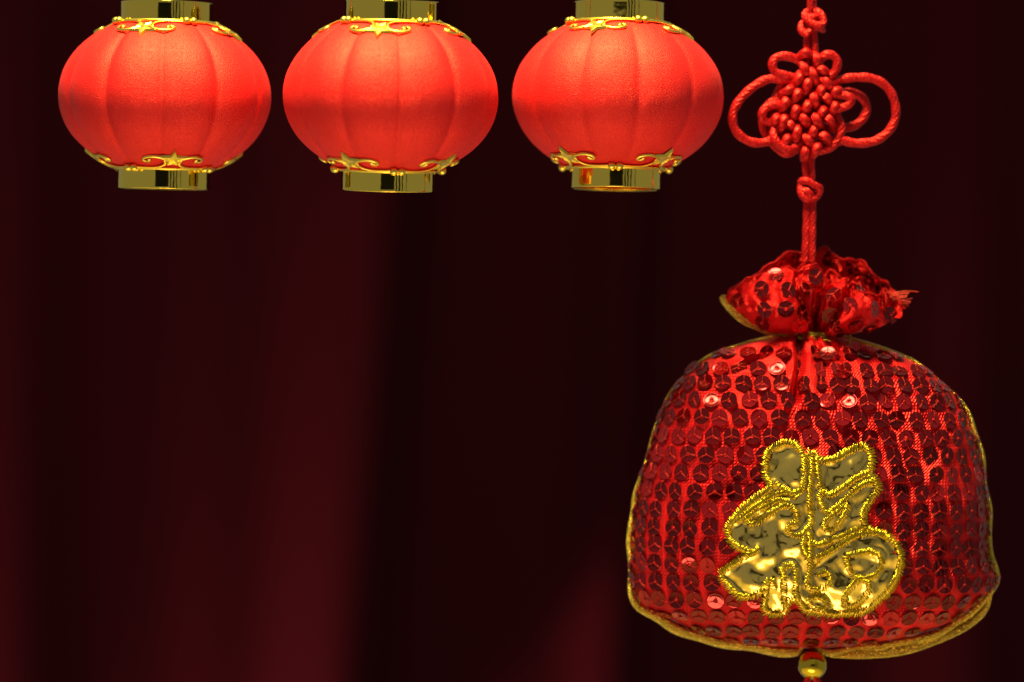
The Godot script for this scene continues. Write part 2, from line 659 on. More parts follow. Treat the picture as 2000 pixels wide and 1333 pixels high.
var strokes := [
	[455, 360, 520, 395, 580, 420, 640, 390, 655, 320, 652, 250, 648, 200],
	[738, 190, 745, 250, 750, 320, 770, 400, 830, 430, 880, 410, 930, 370, 1000, 320, 1080, 285],
	[705, 190, 702, 300, 690, 400, 690, 500, 697, 580, 688, 640, 640, 695, 590, 705, 545, 680, 552, 640, 600, 620, 605, 570, 570, 520, 510, 505, 450, 540, 380, 590, 300, 628, 262, 600],
	[200, 610, 280, 545, 360, 485, 450, 435, 530, 415, 600, 445],
	[262, 600, 330, 550, 410, 500, 470, 470, 540, 475],
	[768, 405, 758, 455, 772, 520, 812, 550, 862, 520, 925, 465, 990, 400, 1060, 355, 1110, 345],
	[942, 500, 922, 560, 882, 630, 832, 678, 790, 652, 800, 600, 862, 548, 915, 505],
	[655, 720, 645, 770, 660, 830, 688, 870],
	[690, 745, 760, 765, 860, 728, 950, 690, 1050, 652],
	[740, 862, 820, 812, 900, 760, 980, 712, 1060, 690, 1120, 690],
	[690, 690, 690, 760, 692, 830, 694, 900, 688, 970, 676, 1040, 735, 1070, 800, 1050, 832, 1000, 800, 958, 740, 968],
	[930, 842, 1000, 828, 1080, 812, 1150, 832, 1170, 885, 1150, 950, 1100, 985, 1010, 990, 962, 950, 940, 892, 930, 845],
	[1012, 1002, 962, 1060, 932, 1120, 935, 1172, 992, 1185, 1048, 1140, 1085, 1080, 1085, 1025, 1050, 1000],
	[525, 1180, 522, 1100, 514, 1000, 510, 930, 560, 900, 598, 940, 600, 1020, 600, 1090, 612, 1130],
	[402, 1085, 408, 1020, 436, 1008, 450, 1060],
	[700, 1180, 690, 1140, 735, 1115, 790, 1130, 812, 1175, 780, 1205, 730, 1195],
	[262, 845, 320, 812, 345, 795],
]


var emblem_poly := PackedVector2Array()
var foil_noise := FastNoiseLite.new()
var foil_cells := FastNoiseLite.new()


func edge_dist(p: Vector2) -> float:
	var best := 1e9
	for i in emblem_poly.size():
		var q := Geometry2D.get_closest_point_to_segment(p, emblem_poly[i], emblem_poly[(i + 1) % emblem_poly.size()])
		best = minf(best, p.distance_squared_to(q))
	return sqrt(best)


func make_emblem(pouch: Node) -> void:
	# crumpled foil patch: a fine lattice clipped to the outline
	var flat := PackedVector2Array()
	for l in [outline_a, outline_b, outline_c]:
		for i in range(0, l.size(), 2):
			flat.append((Vector2(l[i], l[i + 1]) / 3.417 + Vector2(380, 173.5)) * FRONT_DEPTH + Vector2(1000, 666.5))
	emblem_poly = flat
	var stitched := []
	for s in strokes:
		var q := []
		for i in range(0, s.size(), 2):
			q.append((Vector2(s[i], s[i + 1]) / 3.417 + Vector2(380, 173.5)) * FRONT_DEPTH + Vector2(1000, 666.5))
		stitched.append(q)
	var step := 3.0
	var keep := {}
	var b := Mb.new()
	var nx := int(380 / step)
	var ny := int(360 / step)
	var pos := {}
	for j in ny:
		for i in nx:
			var p := Vector2(1390 + i * step, 846 + j * step)
			var inn := inside(p, flat)
			var d := edge_dist(p)
			if not inn and d > step * 1.5:
				continue
			var near := d if inn else 0.0
			for s in stitched:
				near = minf(near, near_line(p, s).x)
			var puff := 5.0 + 2.5 * smoothstep(2.0, 34.0, near)
			var cr := foil_noise.get_noise_2d(p.x, p.y) * 3.0 + foil_cells.get_noise_2d(p.x, p.y * 0.8 + p.x * 0.3) * 3.4
			pos[Vector2i(i, j)] = bag_at(p.x, p.y, puff + cr * smoothstep(2.0, 14.0, near))
	var ids := {}
	var nor := {}
	for k in pos:
		ids[k] = b.v.size()
		b.v.append(pos[k])
		b.t.append(Vector2.ZERO)
		var l: Vector3 = pos.get(k + Vector2i(-1, 0), pos[k])
		var r: Vector3 = pos.get(k + Vector2i(1, 0), pos[k])
		var u: Vector3 = pos.get(k + Vector2i(0, -1), pos[k])
		var d: Vector3 = pos.get(k + Vector2i(0, 1), pos[k])
		var nn := (r - l).cross(u - d)
		b.n.append(nn.normalized() if nn.length() > 0.001 else Vector3.BACK)
	for k in pos:
		var k1: Vector2i = k + Vector2i(1, 0)
		var k2: Vector2i = k + Vector2i(1, 1)
		var k3: Vector2i = k + Vector2i(0, 1)
		if pos.has(k1) and pos.has(k2) and pos.has(k3):
			b.ix.append_array([ids[k], ids[k1], ids[k2], ids[k], ids[k2], ids[k3]])
	var foil := build("foil_emblem", b, M.foil, pouch)
	tag(foil, "shiny gold foil character patch edged with gold stitching")
	var all := [[outline_a + outline_b + outline_c, true]]
	for s in strokes:
		all.append([s, false])
	for e in all:
		stitch(e[0], e[1], foil)


func stitch(l: Array, closed: bool, parent: Node) -> void:
	# zigzag satin stitch: many short threads across the line
	var pts := []
	for i in range(0, l.size(), 2):
		pts.append((Vector3(l[i], l[i + 1], 0) / 3.417 + Vector3(380, 173.5, 0)) * FRONT_DEPTH + Vector3(1000, 666.5, 0))
	var path := smooth(pts, 2.7, closed)
	var b := Mb.new()
	var N := path.size()
	for i in N:
		var tg := path[(i + 1) % N if closed else mini(i + 1, N - 1)] - path[(i - 1 + N) % N if closed else maxi(i - 1, 0)]
		var sd := Vector3(-tg.y, tg.x, 0).normalized().rotated(Vector3.BACK, 0.36 + rng.randfn(0, 0.09))
		var w := (8.2 if closed else 6.8) * (1.0 + rng.randfn(0, 0.1))
		var c := path[i] + Vector3(rng.randfn(0, 0.5), rng.randfn(0, 0.5), 0)
		var q := PackedVector3Array()
		for k in [[-1.0, 1.5], [-0.5, 4.6], [0.1, 5.6], [0.6, 4.6], [1.0, 1.5]]:
			var p: Vector3 = c + sd * w * k[0]
			q.append(bag_at(p.x, p.y, k[1] + 4.6 + rng.randfn(0, 0.5)))
		b.tube(q, 0.8 + rng.randf() * 0.4, 5)
	var o := build("gold_stitching", b, M.gold_thread, parent)
	tag(o, "", "", "", "stuff")


func make_pouch(o: Node3D) -> void:
	for l in [XL, XR]:
		for i in range(0, l.size(), 2):
			l[i] = 666.5 + (l[i] - 666.5) * SEAM_DEPTH
			l[i + 1] = 1000.0 + (l[i + 1] - 1000.0) * SEAM_DEPTH
	bag_noise.seed = 12
	bag_noise.frequency = 0.014
	bag_noise.fractal_octaves = 2
	foil_noise.seed = 8
	foil_cells.noise_type = FastNoiseLite.TYPE_CELLULAR
	foil_cells.cellular_return_type = FastNoiseLite.RETURN_DISTANCE
	foil_cells.frequency = 0.03
	foil_cells.fractal_type = FastNoiseLite.FRACTAL_NONE
	foil_cells.seed = 4
	foil_noise.frequency = 0.016
	foil_noise.fractal_octaves = 1
	var pouch := build("pouch_front", bag_sheet(true), M.satin, o)
	tag(pouch, "bulging red satin pouch sewn with rows of red sequins")
	build("pouch_back", bag_sheet(false), M.satin, o)
	make_emblem(pouch)
	# sequins in rows from each side seam towards the gathered middle
	var meshes := []
	for k in 6:
		meshes.append(sequin_mesh(k))
	var clear := Geometry2D.offset_polygon(emblem_poly, 4.0)[0]
	var ys := []
	var y := 1266.0
	var acc := 0.0
	var last := bag(-0.25, y)
	acc = 12.0
	while y > 668.0:
		y -= 1.0
		var p := bag(-0.25, y)
		acc += Vector2(p.y - last.y, p.z - last.z).length()
		last = p
		if acc >= 35.5:
			acc = 0.0
			ys.append(y)
	var glints := [Vector2(1505, 712), Vector2(1380, 770), Vector2(1658, 774)]
	var mid := [652.0, 1572.0, 715.0, 1560.0, 775.0, 1548.0, 850.0, 1540.0, 900.0, 1570.0, 1270.0, 1590.0]
	for r in ys:
		var ends := [0.0, 0.0]
		for side in [-1.0, 1.0]:
			var arc := 0.0
			var u: float = side
			var stop := ev(mid, r)
			var want := 15.0 + (6.0 if side > 0 else 0.0)
			var p0 := bag(u, r)
			while u * side > -0.6:
				u -= side * 0.004
				var p1 := bag(u, r)
				arc += p0.distance_to(p1)
				p0 = p1
				if (p1.x + 1000.0 - stop) * side < (13.0 if r < 860 else 10.0):
					break
				if arc < want:
					continue
				want += 38.5
				ends[0 if side < 0 else 1] = p1.x + 1000.0
				var px := p1.x + 1000.0 + rng.randfn(0, 1.0)
				var py: float = r + rng.randfn(0, 1.0) + (absf(u) * 6.0 if side > 0 else 0.0)
				if inside(Vector2(px, py), clear) or near_line(Vector2(px, py), folds[0][0]).x < 5.0:
					continue
				var nn := bag_normal(px, py)
				var spread := 0.09
				for g in glints.duplicate():
					if Vector2(px, py).distance_to(g) < 20.0 and spread > 0.0:
						glints.erase(g)   # lies just so that it throws the lamp back
						var here := bag_at(px, py) * U + o.position
						nn = ((Vector3(0, 0, 0.9) - here).normalized() + (lamp_at - here).normalized()).normalized()
						spread = 0.0
				place_sequin(pouch, meshes, bag_at(px, py), nn, 3.4, spread)
		var gap: float = ends[1] - ends[0]
		var middle := Vector2((ends[0] + ends[1]) / 2, r + 2.0)
		if gap > 50.0 and gap < 120.0 and not inside(middle, clear):
			place_sequin(pouch, meshes, bag_at(middle.x, middle.y), bag_normal(middle.x, middle.y), 3.4, 0.09)
	# gold piping round the seam
	var pts := []
	for i in range(2, XL.size(), 2):
		pts.append(P(XL[i + 1] - 6.0, XL[i] + (2.0 if XL[i] > 1180 else 2.0), 0))
	var rt := []
	for i in range(XR.size() - 2, 0, -2):
		rt.append(P(XR[i + 1] + 6.0, XR[i] + (3.0 if XR[i] > 1180 else 2.0), 0))
	pts += [P(1575, 1264, -2), P(1595, 1264, -2)]
	pts += rt
	var path := smooth(pts, 5.0)
	var rr := []
	for i in path.size():
		var q := path[i]
		var wav := sin(i * 0.31) * 0.5 + sin(i * 0.13 + 1.0) * 0.5
		var side := (q.x - 587.0) / 345.0
		var low := smoothstep(-470.0, -560.0, q.y)
		path[i] += Vector3(side * 3.0 * wav, -2.0 * wav * low - 4.0 * low, 5.0 * wav + 12.0 * low + 6.0)
		var shy := smoothstep(-30.0, -60.0, q.y) * (1.0 - smoothstep(-150.0 if side < 0 else -110.0, -330.0 if side < 0 else -170.0, q.y))
		rr.append((1.0 - 0.8 * shy) * 0.75 + low * (0.75 if side < -0.06 else 0.35) + 0.14 * wav - 0.3 * exp(-pow((q.x - 587.0) / 26.0, 2.0)) * low)
	var pp := Mb.new()
	pp.tube(path, 6.6, 12, 12.0, rr)
	build("gold_piping", pp, M.lurex, o)
	# the wider flap of gold braid that stands out at the lower right
	var top_e := smooth([P(1618, 1274, 8), P(1680, 1260, 12), P(1750, 1252, 12), P(1820, 1236, 10), P(1880, 1212, 6), P(1920, 1178, 3), P(1940, 1128, 0)], 6.0)
	var low_e := smooth([P(1620, 1276, 14), P(1680, 1278, 20), P(1760, 1271, 20), P(1830, 1249, 18), P(1892, 1220, 12), P(1930, 1184, 6), P(1942, 1128, 1)], 6.0)
	var rows := []
	var NR := mini(top_e.size(), low_e.size())
	for i in NR:
		var a := top_e[int(float(i) / (NR - 1) * (top_e.size() - 1))]
		var c := low_e[int(float(i) / (NR - 1) * (low_e.size() - 1))]
		var n2 := Vector3(0, 0.35, 0.93)
		a = Vector3(a.x * SEAM_DEPTH, a.y * SEAM_DEPTH - 2.0, a.z)
		c = Vector3(c.x * SEAM_DEPTH, c.y * SEAM_DEPTH - 5.0, c.z + 4.0)
		rows.append(PackedVector3Array([a, a.lerp(c, 0.5) + n2 * 2.5, c + n2 * 2.0, c + Vector3(0, -3, -1), c - n2 * 2.5, a.lerp(c, 0.5) - n2 * 2.5]))
	var fl := Mb.new()
	fl.grid(rows, true)
	build("gold_braid_flap", fl, M.lurex, o)
	# bead and tassel cords below
	nearer = 1.0105
	var sm := SphereMesh.new()
	sm.radius = 29.0 * U
	sm.height = 59.0 * U
	put("gold_bead", sm, M.bead, o).position = P(1587, 1299, 20) * U
	var hole := Mb.new()
	hole.lathe([Vector2(0.2, 29.5), Vector2(8, 29.6), Vector2(11, 28.4), Vector2(11.5, 26)], 24)
	build("bead_hole", hole, M.black, o).position = P(1587, 1299, 20) * U
	for k in [-1.0, 1.0]:
		var tc := Mb.new()
		tc.tube(smooth([P(1586 + k * 2, 1262, 14), P(1587 + k * 3, 1275, 19)], 3.0), 4.0, 8)
		tc.tube(smooth([P(1587 + k * 5, 1322, 18), P(1587 + k * 13, 1345, 20), P(1587 + k * 19, 1420, 20)], 8.0), 7.0, 8)
		build("tassel_cord", tc, M.cord, o)
	nearer = 1.008
	make_ruffle(o, meshes)
	nearer = 1.0


func patch(cols: Array, nu: int, nv: int, wrinkle: float, sd: int) -> Array:
	# cols: columns of control points from neck to rim -> rows of a smooth sheet (rows run neck to rim)
	var nz := FastNoiseLite.new()
	nz.seed = sd
	nz.frequency = 0.042
	var lines := []
	for c in cols:
		var l := PackedVector3Array()
		var N: int = c.size()
		for i in nv + 1:
			var f := float(i) / nv * (N - 1)
			var k := mini(int(f), N - 2)
			l.append(c[k].cubic_interpolate(c[k + 1], c[maxi(k - 1, 0)], c[mini(k + 2, N - 1)], f - k))
		lines.append(l)
	var rows := []
	var L := lines.size()
	for i in nv + 1:
		var r := PackedVector3Array()
		for j in nu + 1:
			var f := float(j) / nu * (L - 1)
			var k := mini(int(f), L - 2)
			var p: Vector3 = lines[k][i].cubic_interpolate(lines[k + 1][i], lines[maxi(k - 1, 0)][i], lines[mini(k + 2, L - 1)][i], f - k)
			var s := float(i) / nv
			var crease := sin(f * 2.6 + sd) * 0.6 + sin(f * 4.7 + sd * 2.0) * 0.4
			p += Vector3(0, crease * 0.3, crease) * wrinkle * 0.8 * s * s
			p += Vector3(nz.get_noise_3d(p.x, p.y, 9) * 0.4, nz.get_noise_3d(p.x, p.y, 50) * 0.5, nz.get_noise_3d(p.x * 1.3, p.y, p.z)) * wrinkle * s
			r.append(p)
		rows.append(r)
	return rows


func sheet(called: String, rows: Array, parent: Node) -> MeshInstance3D:
	var uvs := []
	for i in rows.size():
		var t := PackedVector2Array()
		for j in rows[0].size():
			t.append(Vector2(j * 4.2, i * 5.0) / 72.0)
		uvs.append(t)
	var b := Mb.new()
	b.grid(rows, false, false, uvs)
	# turned hem along the rim
	var rim: PackedVector3Array = rows[rows.size() - 1]
	b.tube(rim, 2.4, 6, 16.0)
	return build(called, b, M.satin_thin, parent)


func sequins_on(rows: Array, parent: Node, meshes: Array, spots: Array) -> void:
	for s in spots:
		var i := clampi(int(s.y * (rows.size() - 1)), 1, rows.size() - 2)
		var j := clampi(int(s.x * (rows[0].size() - 1)), 1, rows[0].size() - 2)
		var nn: Vector3 = (rows[i][j + 1] - rows[i][j - 1]).cross(rows[i + 1][j] - rows[i - 1][j]).normalized()
		if nn.z < 0:
			nn = -nn
		place_sequin(parent, meshes, rows[i][j], nn, 3.0, 0.12, PI + rng.randfn(0, 0.4))


func make_ruffle(o: Node3D, meshes: Array) -> void:
	var front := [
		[P(1566, 654, 8), P(1505, 650, 22), P(1455, 624, 24), P(1418, 584, 10)],
		[P(1571, 656, 24), P(1512, 630, 62), P(1464, 594, 58), P(1434, 563, 28)],
		[P(1577, 657, 34), P(1536, 612, 78), P(1502, 566, 66), P(1480, 540, 40)],
		[P(1583, 657, 34), P(1560, 606, 66), P(1540, 556, 58), P(1532, 521, 34)],
		[P(1588, 657, 22), P(1572, 612, 30), P(1560, 566, 40), P(1565, 530, 44)],
		[P(1591, 657, 24), P(1582, 610, 56), P(1584, 562, 70), P(1592, 517, 62)],
		[P(1595, 657, 10), P(1596, 620, 8), P(1604, 580, 20), P(1618, 548, 20)],
		[P(1599, 657, 20), P(1612, 618, 60), P(1626, 580, 66), P(1652, 550, 48)],
		[P(1603, 657, 24), P(1626, 630, 50), P(1640, 605, 56), P(1660, 583, 40)],
		[P(1607, 657, 32), P(1645, 628, 92), P(1666, 594, 98), P(1672, 570, 74)],
		[P(1612, 657, 26), P(1666, 643, 72), P(1704, 614, 80), P(1716, 586, 46)],
		[P(1616, 655, 8), P(1672, 652, 28), P(1728, 636, 34), P(1768, 604, 14)],
	]
	var back := [
		[P(1566, 652, 2), P(1505, 640, -8), P(1455, 606, -18), P(1428, 566, -16)],
		[P(1572, 650, -16), P(1532, 600, -30), P(1520, 550, -34), P(1526, 503, -18)],
		[P(1580, 650, -26), P(1570, 590, -44), P(1562, 532, -50), P(1562, 490, -38)],
		[P(1590, 650, -14), P(1592, 592, -22), P(1594, 536, -26), P(1592, 496, -20)],
		[P(1594, 650, -28), P(1614, 592, -52), P(1624, 532, -56), P(1620, 485, -44)],
		[P(1600, 650, -14), P(1640, 600, -20), P(1652, 545, -24), P(1650, 505, -14)],
		[P(1605, 650, -28), P(1656, 604, -48), P(1680, 550, -52), P(1684, 507, -36)],
		[P(1610, 650, -18), P(1672, 612, -26), P(1704, 568, -30), P(1712, 532, -18)],
		[P(1614, 652, -14), P(1690, 628, -30), P(1732, 592, -36), P(1744, 556, -24)],
		[P(1617, 655, 2), P(1672, 650, 10), P(1730, 632, 12), P(1766, 598, 2)],
	]
	var inner := []
	for k in 13:
		var t := k / 12.0
		var zz := 26.0 if k % 2 == 0 else -18.0
		var rx := lerpf(1536, 1752, t)
		var ry := 522 + 62 * pow(t, 1.6) + 13 * sin(k * 2.1)
		inner.append([P(lerpf(1570, 1616, t), 655, zz * 0.2), P(lerpf(1570, 1616, t) * 0.55 + rx * 0.45, 610, zz * 0.6), P(rx - 4, ry + 34, zz), P(rx, ry, zz * 0.9)])
	var rf := patch(front, 120, 34, 14.0, 3)
	var rb := patch(back, 90, 34, 12.0, 4)
	var ri := patch(inner, 110, 30, 8.0, 6)
	var f := sheet("ruffle_front", rf, o)
	var bk := sheet("ruffle_back", rb, o)
	var inn := sheet("ruffle_inner_fold", ri, o)
	var inner2 := []
	for k in 15:
		var t := k / 14.0
		var zz := (30.0 if k % 2 == 0 else -4.0) + 8.0 * sin(k * 1.7)
		var rx := lerpf(1560, 1758, t) + 7.0 * sin(k * 2.9)
		var ry := 545 + 44 * pow(t, 1.4) + 11 * sin(k * 1.3 + 1.0)
		inner2.append([P(lerpf(1580, 1616, t), 655, 6), P(lerpf(1580, 1616, t) * 0.5 + rx * 0.5, 616, zz * 0.7 + 12), P(rx - 3, ry + 28, zz + 16), P(rx, ry, zz * 1.1 + 12)])
	var r2 := patch(inner2, 120, 28, 9.0, 11)
	var in2 := sheet("ruffle_inner_fold", r2, o)
	sequins_on(r2, in2, meshes, [Vector2(0.12, 0.8), Vector2(0.3, 0.85), Vector2(0.45, 0.75), Vector2(0.6, 0.88), Vector2(0.72, 0.7), Vector2(0.84, 0.85)])
	sequins_on(rf, f, meshes, [Vector2(0.07, 0.82), Vector2(0.12, 0.5), Vector2(0.06, 0.45), Vector2(0.16, 0.72), Vector2(0.19, 0.4), Vector2(0.24, 0.86), Vector2(0.25, 0.6), Vector2(0.27, 0.3), Vector2(0.33, 0.5), Vector2(0.41, 0.62), Vector2(0.46, 0.84), Vector2(0.47, 0.4), Vector2(0.64, 0.7), Vector2(0.66, 0.4), Vector2(0.8, 0.62), Vector2(0.79, 0.28), Vector2(0.88, 0.4), Vector2(0.9, 0.72), Vector2(0.96, 0.5), Vector2(0.97, 0.85), Vector2(0.72, 0.5), Vector2(0.2, 0.2), Vector2(0.86, 0.2)])
	sequins_on(rb, bk, meshes, [Vector2(0.14, 0.9), Vector2(0.22, 0.86), Vector2(0.45, 0.86), Vector2(0.52, 0.78), Vector2(0.6, 0.88), Vector2(0.68, 0.8), Vector2(0.77, 0.84), Vector2(0.86, 0.82)])
	sequins_on(ri, inn, meshes, [Vector2(0.3, 0.8), Vector2(0.42, 0.72), Vector2(0.53, 0.86), Vector2(0.62, 0.7), Vector2(0.75, 0.8), Vector2(0.88, 0.75), Vector2(0.94, 0.9)])
	# gold edge of the side seam on the left lobe
	var g := Mb.new()
	var ge := smooth([P(1560, 657, 10), P(1505, 652, 22), P(1480, 641, 24), P(1452, 624, 24), P(1430, 602, 16), P(1416, 584, 10)], 4.0)
	var wide := []
	for i in ge.size():
		wide.append(lerpf(0.5, 1.25, smoothstep(0.35, 0.75, float(i) / ge.size())))
	g.tube(ge, 7.5, 10, 12.0, wide, false, 0.45)
	build("gold_seam_edge", g, M.lurex, o)
	# frayed ends
	for k in 34:
		var a := P(1726 + rng.randf() * 16, 572 + rng.randf() * 18, 8 + rng.randf() * 14)
		var d := Vector3(26 + rng.randf() * 30, 1 + rng.randfn(0, 5), rng.randfn(0, 5)) if k <= 22 else Vector3(rng.randfn(8, 9), rng.randfn(2, 10), rng.randfn(0, 5))
		var fr := Mb.new()
		fr.tube(smooth([a, a + d * 0.5 + Vector3(0, rng.randfn(0, 3), 0), a + d], 5.0), 0.45 + rng.randf() * 0.35, 5)
		build("frayed_thread", fr, M.fray, o)
	# gold wire tie round the neck
	var tie := Mb.new()
	for k in 5:
		var loop := []
		var dy := (k - 2) * 3.4
		for q in 20:
			var a := TAU * q / 20.0
			loop.append(P(1592 + cos(a) * (40 + k % 2 * 4), 657 + dy + sin(a * 2 + k) * 2.0, 6 + sin(a) * 33))
		tie.tube(smooth(loop, 6.0, true), 1.4, 6, 16.0, [], true)
	tie.tube(smooth([P(1560, 660, 38), P(1600, 664, 42), P(1640, 668, 40), P(1659, 669, 38), P(1661, 667, 38), P(1661, 656, 38), P(1660, 652, 36)], 3.0), 2.0, 6)
	build("gold_wire_tie", tie, M.lurex, o)
	for i in 3:
		var nk := Mb.new()
		nk.lathe([Vector2(24 + i * 5, -6), Vector2(26 + i * 4, 8)], 32)


# ---------------------------------------------------------------- knot
func cord(called: String, pts: Array, parent: Node, rad := 8.2, flat := 0.85) -> MeshInstance3D:
	var b := Mb.new()
	var path := smooth(pts, 3.5)
	var rr := []
	for i in path.size():
		rr.append(1.0 + 0.06 * sin(i * 0.7 + pts[0].x))
	b.tube(path, rad, 12, 30.0, rr, false, flat)
	return build(called, b, M.cord, parent)


func arch(pts: Array, z0: float, zm: float) -> Array:
	var N := pts.size()
	for i in N:
		pts[i].z = lerpf(z0, zm, sin(PI * i / (N - 1)))
	return pts


func make_knot(o: Node3D) -> void:
	var core := Mb.new()
	for k in 6:   # the crossing cords under the plait
		core.tube(smooth([P(1530 + k * 14, 160 + k * 7, -6), P(1510 + k * 18, 205 + k * 6, -9), P(1512 + k * 22, 250 + k * 4, -6)], 6.0), 7.5, 8, 30.0)
	for k in 6:
		core.tube(smooth([P(1640 - k * 8, 200 - k * 16, -4), P(1590 - k * 4, 210 - k * 4, -10), P(1520 + k * 8, 270 - k * 12, -6)], 6.0), 7.5, 8, 30.0)
	for k in 5:
		core.tube(smooth([P(1560 - k * 10, 150 + k * 25, -4), P(1600, 165 + k * 26, -12), P(1640, 190 + k * 22, -6)], 6.0), 7.5, 8, 30.0)
	var knot := build("knot", core, M.cord, o)
	tag(knot, "plaited red cord knot with two wide side loops")
	tag(knot, "", "", "", "stuff")
	var s4 := 4.3
	var loops := [
		[[640, 680, 560, 668, 460, 660, 370, 690, 270, 760, 190, 845, 140, 940, 136, 1030, 170, 1110, 240, 1170, 330, 1200, 420, 1190, 500, 1150], 0.0, 8.0],
		[[950, 700, 1060, 662, 1180, 648, 1300, 655, 1400, 700, 1472, 785, 1508, 900, 1500, 1010, 1440, 1110, 1340, 1180, 1220, 1202, 1110, 1192, 1020, 1150], 0.0, 4.0],
		[[720, 520, 640, 482, 560, 470, 492, 492, 470, 545, 495, 605, 560, 630, 640, 645, 700, 660], 0.0, 6.0],
		[[860, 520, 905, 468, 960, 460, 1008, 500, 1012, 560, 985, 612, 930, 660], 2.0, 10.0],
		[[1020, 790, 1120, 768, 1200, 788, 1258, 840, 1275, 910, 1240, 990, 1170, 1048, 1060, 1075], -16.0, -20.0],
		[[980, 800, 1060, 800, 1118, 822, 1128, 852, 1090, 890, 1000, 915], 6.0, 14.0],
		[[570, 880, 480, 885, 412, 910, 382, 960, 402, 1010, 490, 1035], 2.0, 12.0],
		[[560, 830, 480, 845, 420, 900, 395, 1000, 402, 1090, 460, 1160], -8.0, -4.0],
		[[505, 1060, 475, 1130, 505, 1205, 570, 1250, 640, 1250, 710, 1200], 4.0, 16.0],
		[[440, 1150, 500, 1230, 560, 1275, 610, 1285, 680, 1250], -6.0, 0.0],
		[[1010, 960, 1052, 1060, 1025, 1160, 955, 1240, 870, 1262], -4.0, 2.0],
	]
	for l in loops:
		cord("cord_loop", arch(trace(l[0], 1400, 0, s4), l[1], l[2]), knot, 8.8)
	var s8 := 5.332
	var overs := [
		[440, 275, 500, 235, 560, 260], [470, 330, 490, 400, 510, 470], [545, 385, 580, 470, 640, 560], [630, 400, 670, 405, 725, 450],
		[665, 490, 715, 540, 775, 610], [455, 445, 430, 500, 385, 565], [540, 495, 520, 560, 490, 645], [570, 640, 590, 720, 620, 800],
		[675, 585, 660, 625, 625, 675], [850, 620, 815, 635, 765, 685], [685, 680, 725, 705, 765, 765], [820, 750, 800, 800, 760, 865],
		[355, 600, 325, 620, 265, 655], [445, 610, 410, 670, 360, 745], [315, 695, 285, 760, 240, 830], [540, 735, 515, 795, 480, 855],
		[420, 785, 395, 840, 365, 920], [700, 805, 680, 840, 630, 890], [440, 875, 485, 930, 545, 990], [570, 865, 610, 930, 665, 1000],
		[300, 875, 270, 940, 235, 1035], [205, 885, 190, 920, 165, 955], [430, 985, 410, 1065, 385, 1155], [720, 905, 750, 930, 785, 975],
		[485, 1095, 530, 1150, 580, 1210], [655, 1095, 700, 1100, 745, 1145], [600, 1000, 580, 1050, 555, 1100], [640, 1185, 615, 1230, 575, 1295],
		[500, 1220, 495, 1270, 490, 1330], [325, 965, 345, 985, 380, 1015], [325, 1095, 300, 1140, 265, 1195], [600, 250, 618, 300, 620, 365],
	]
	for l in overs:
		cord("cord_crossing", arch(trace(l, 1480, 60, s8), 1.0, 15.0), knot, 9.6, 0.95)
	# the doubled cord above and below, with its overhand knots
	for k in [-1.0, 1.0]:
		cord("hanging_cord", [P(1587 + k * 3, -140, -2 * k), P(1587 + k * 3, 0, -k * 3), P(1586 + k * 4, 34, -3)], o, 7.2)
		cord("hanging_cord", [P(1584 + k * 6, 52, 0), P(1585 + k * 7.5, 85, 0), P(1586 + k * 7.5, 125, 2)], o, 7.2)
		cord("hanging_cord", [P(1582 + k * 5, 285, 0), P(1580 + k * 6, 318, 0), P(1582 + k * 5, 352, 0)], o, 7.0)
		cord("hanging_cord", [P(1583 + k * 5.5, 380, 0), P(1582 + k * 6, 440, 2), P(1580 + k * 7, 512, 6)], o, 7.4)
	var ties := [
		[[765, 95, 742, 140, 785, 190, 850, 215, 895, 195, 880, 130, 845, 90], 4.0, 16.0],
		[[725, 190, 712, 245, 748, 285, 800, 240, 860, 230, 895, 245], -2.0, 10.0],
		[[760, 130, 800, 150, 850, 130], 6.0, 10.0],
		[[770, 160, 810, 185, 860, 170], 2.0, 7.0],
		[[740, 230, 790, 215, 860, 225], -4.0, 4.0],
	]
	for l in ties:
		cord("overhand_knot", arch(trace(l[0], 1400, 0, s4), l[1], l[2]), o, 7.6)
	var ties2 := [
		[[560, 225, 590, 222, 640, 250, 672, 270, 660, 310], 4.0, 14.0],
		[[565, 240, 558, 290, 590, 330, 650, 320, 672, 275], 0.0, 10.0],
		[[575, 275, 600, 290, 640, 330], 6.0, 12.0],
	]
	for l in ties2:
		cord("overhand_knot", arch(trace(l[0], 1380, 280, 3.03), l[1], l[2]), o, 7.4)


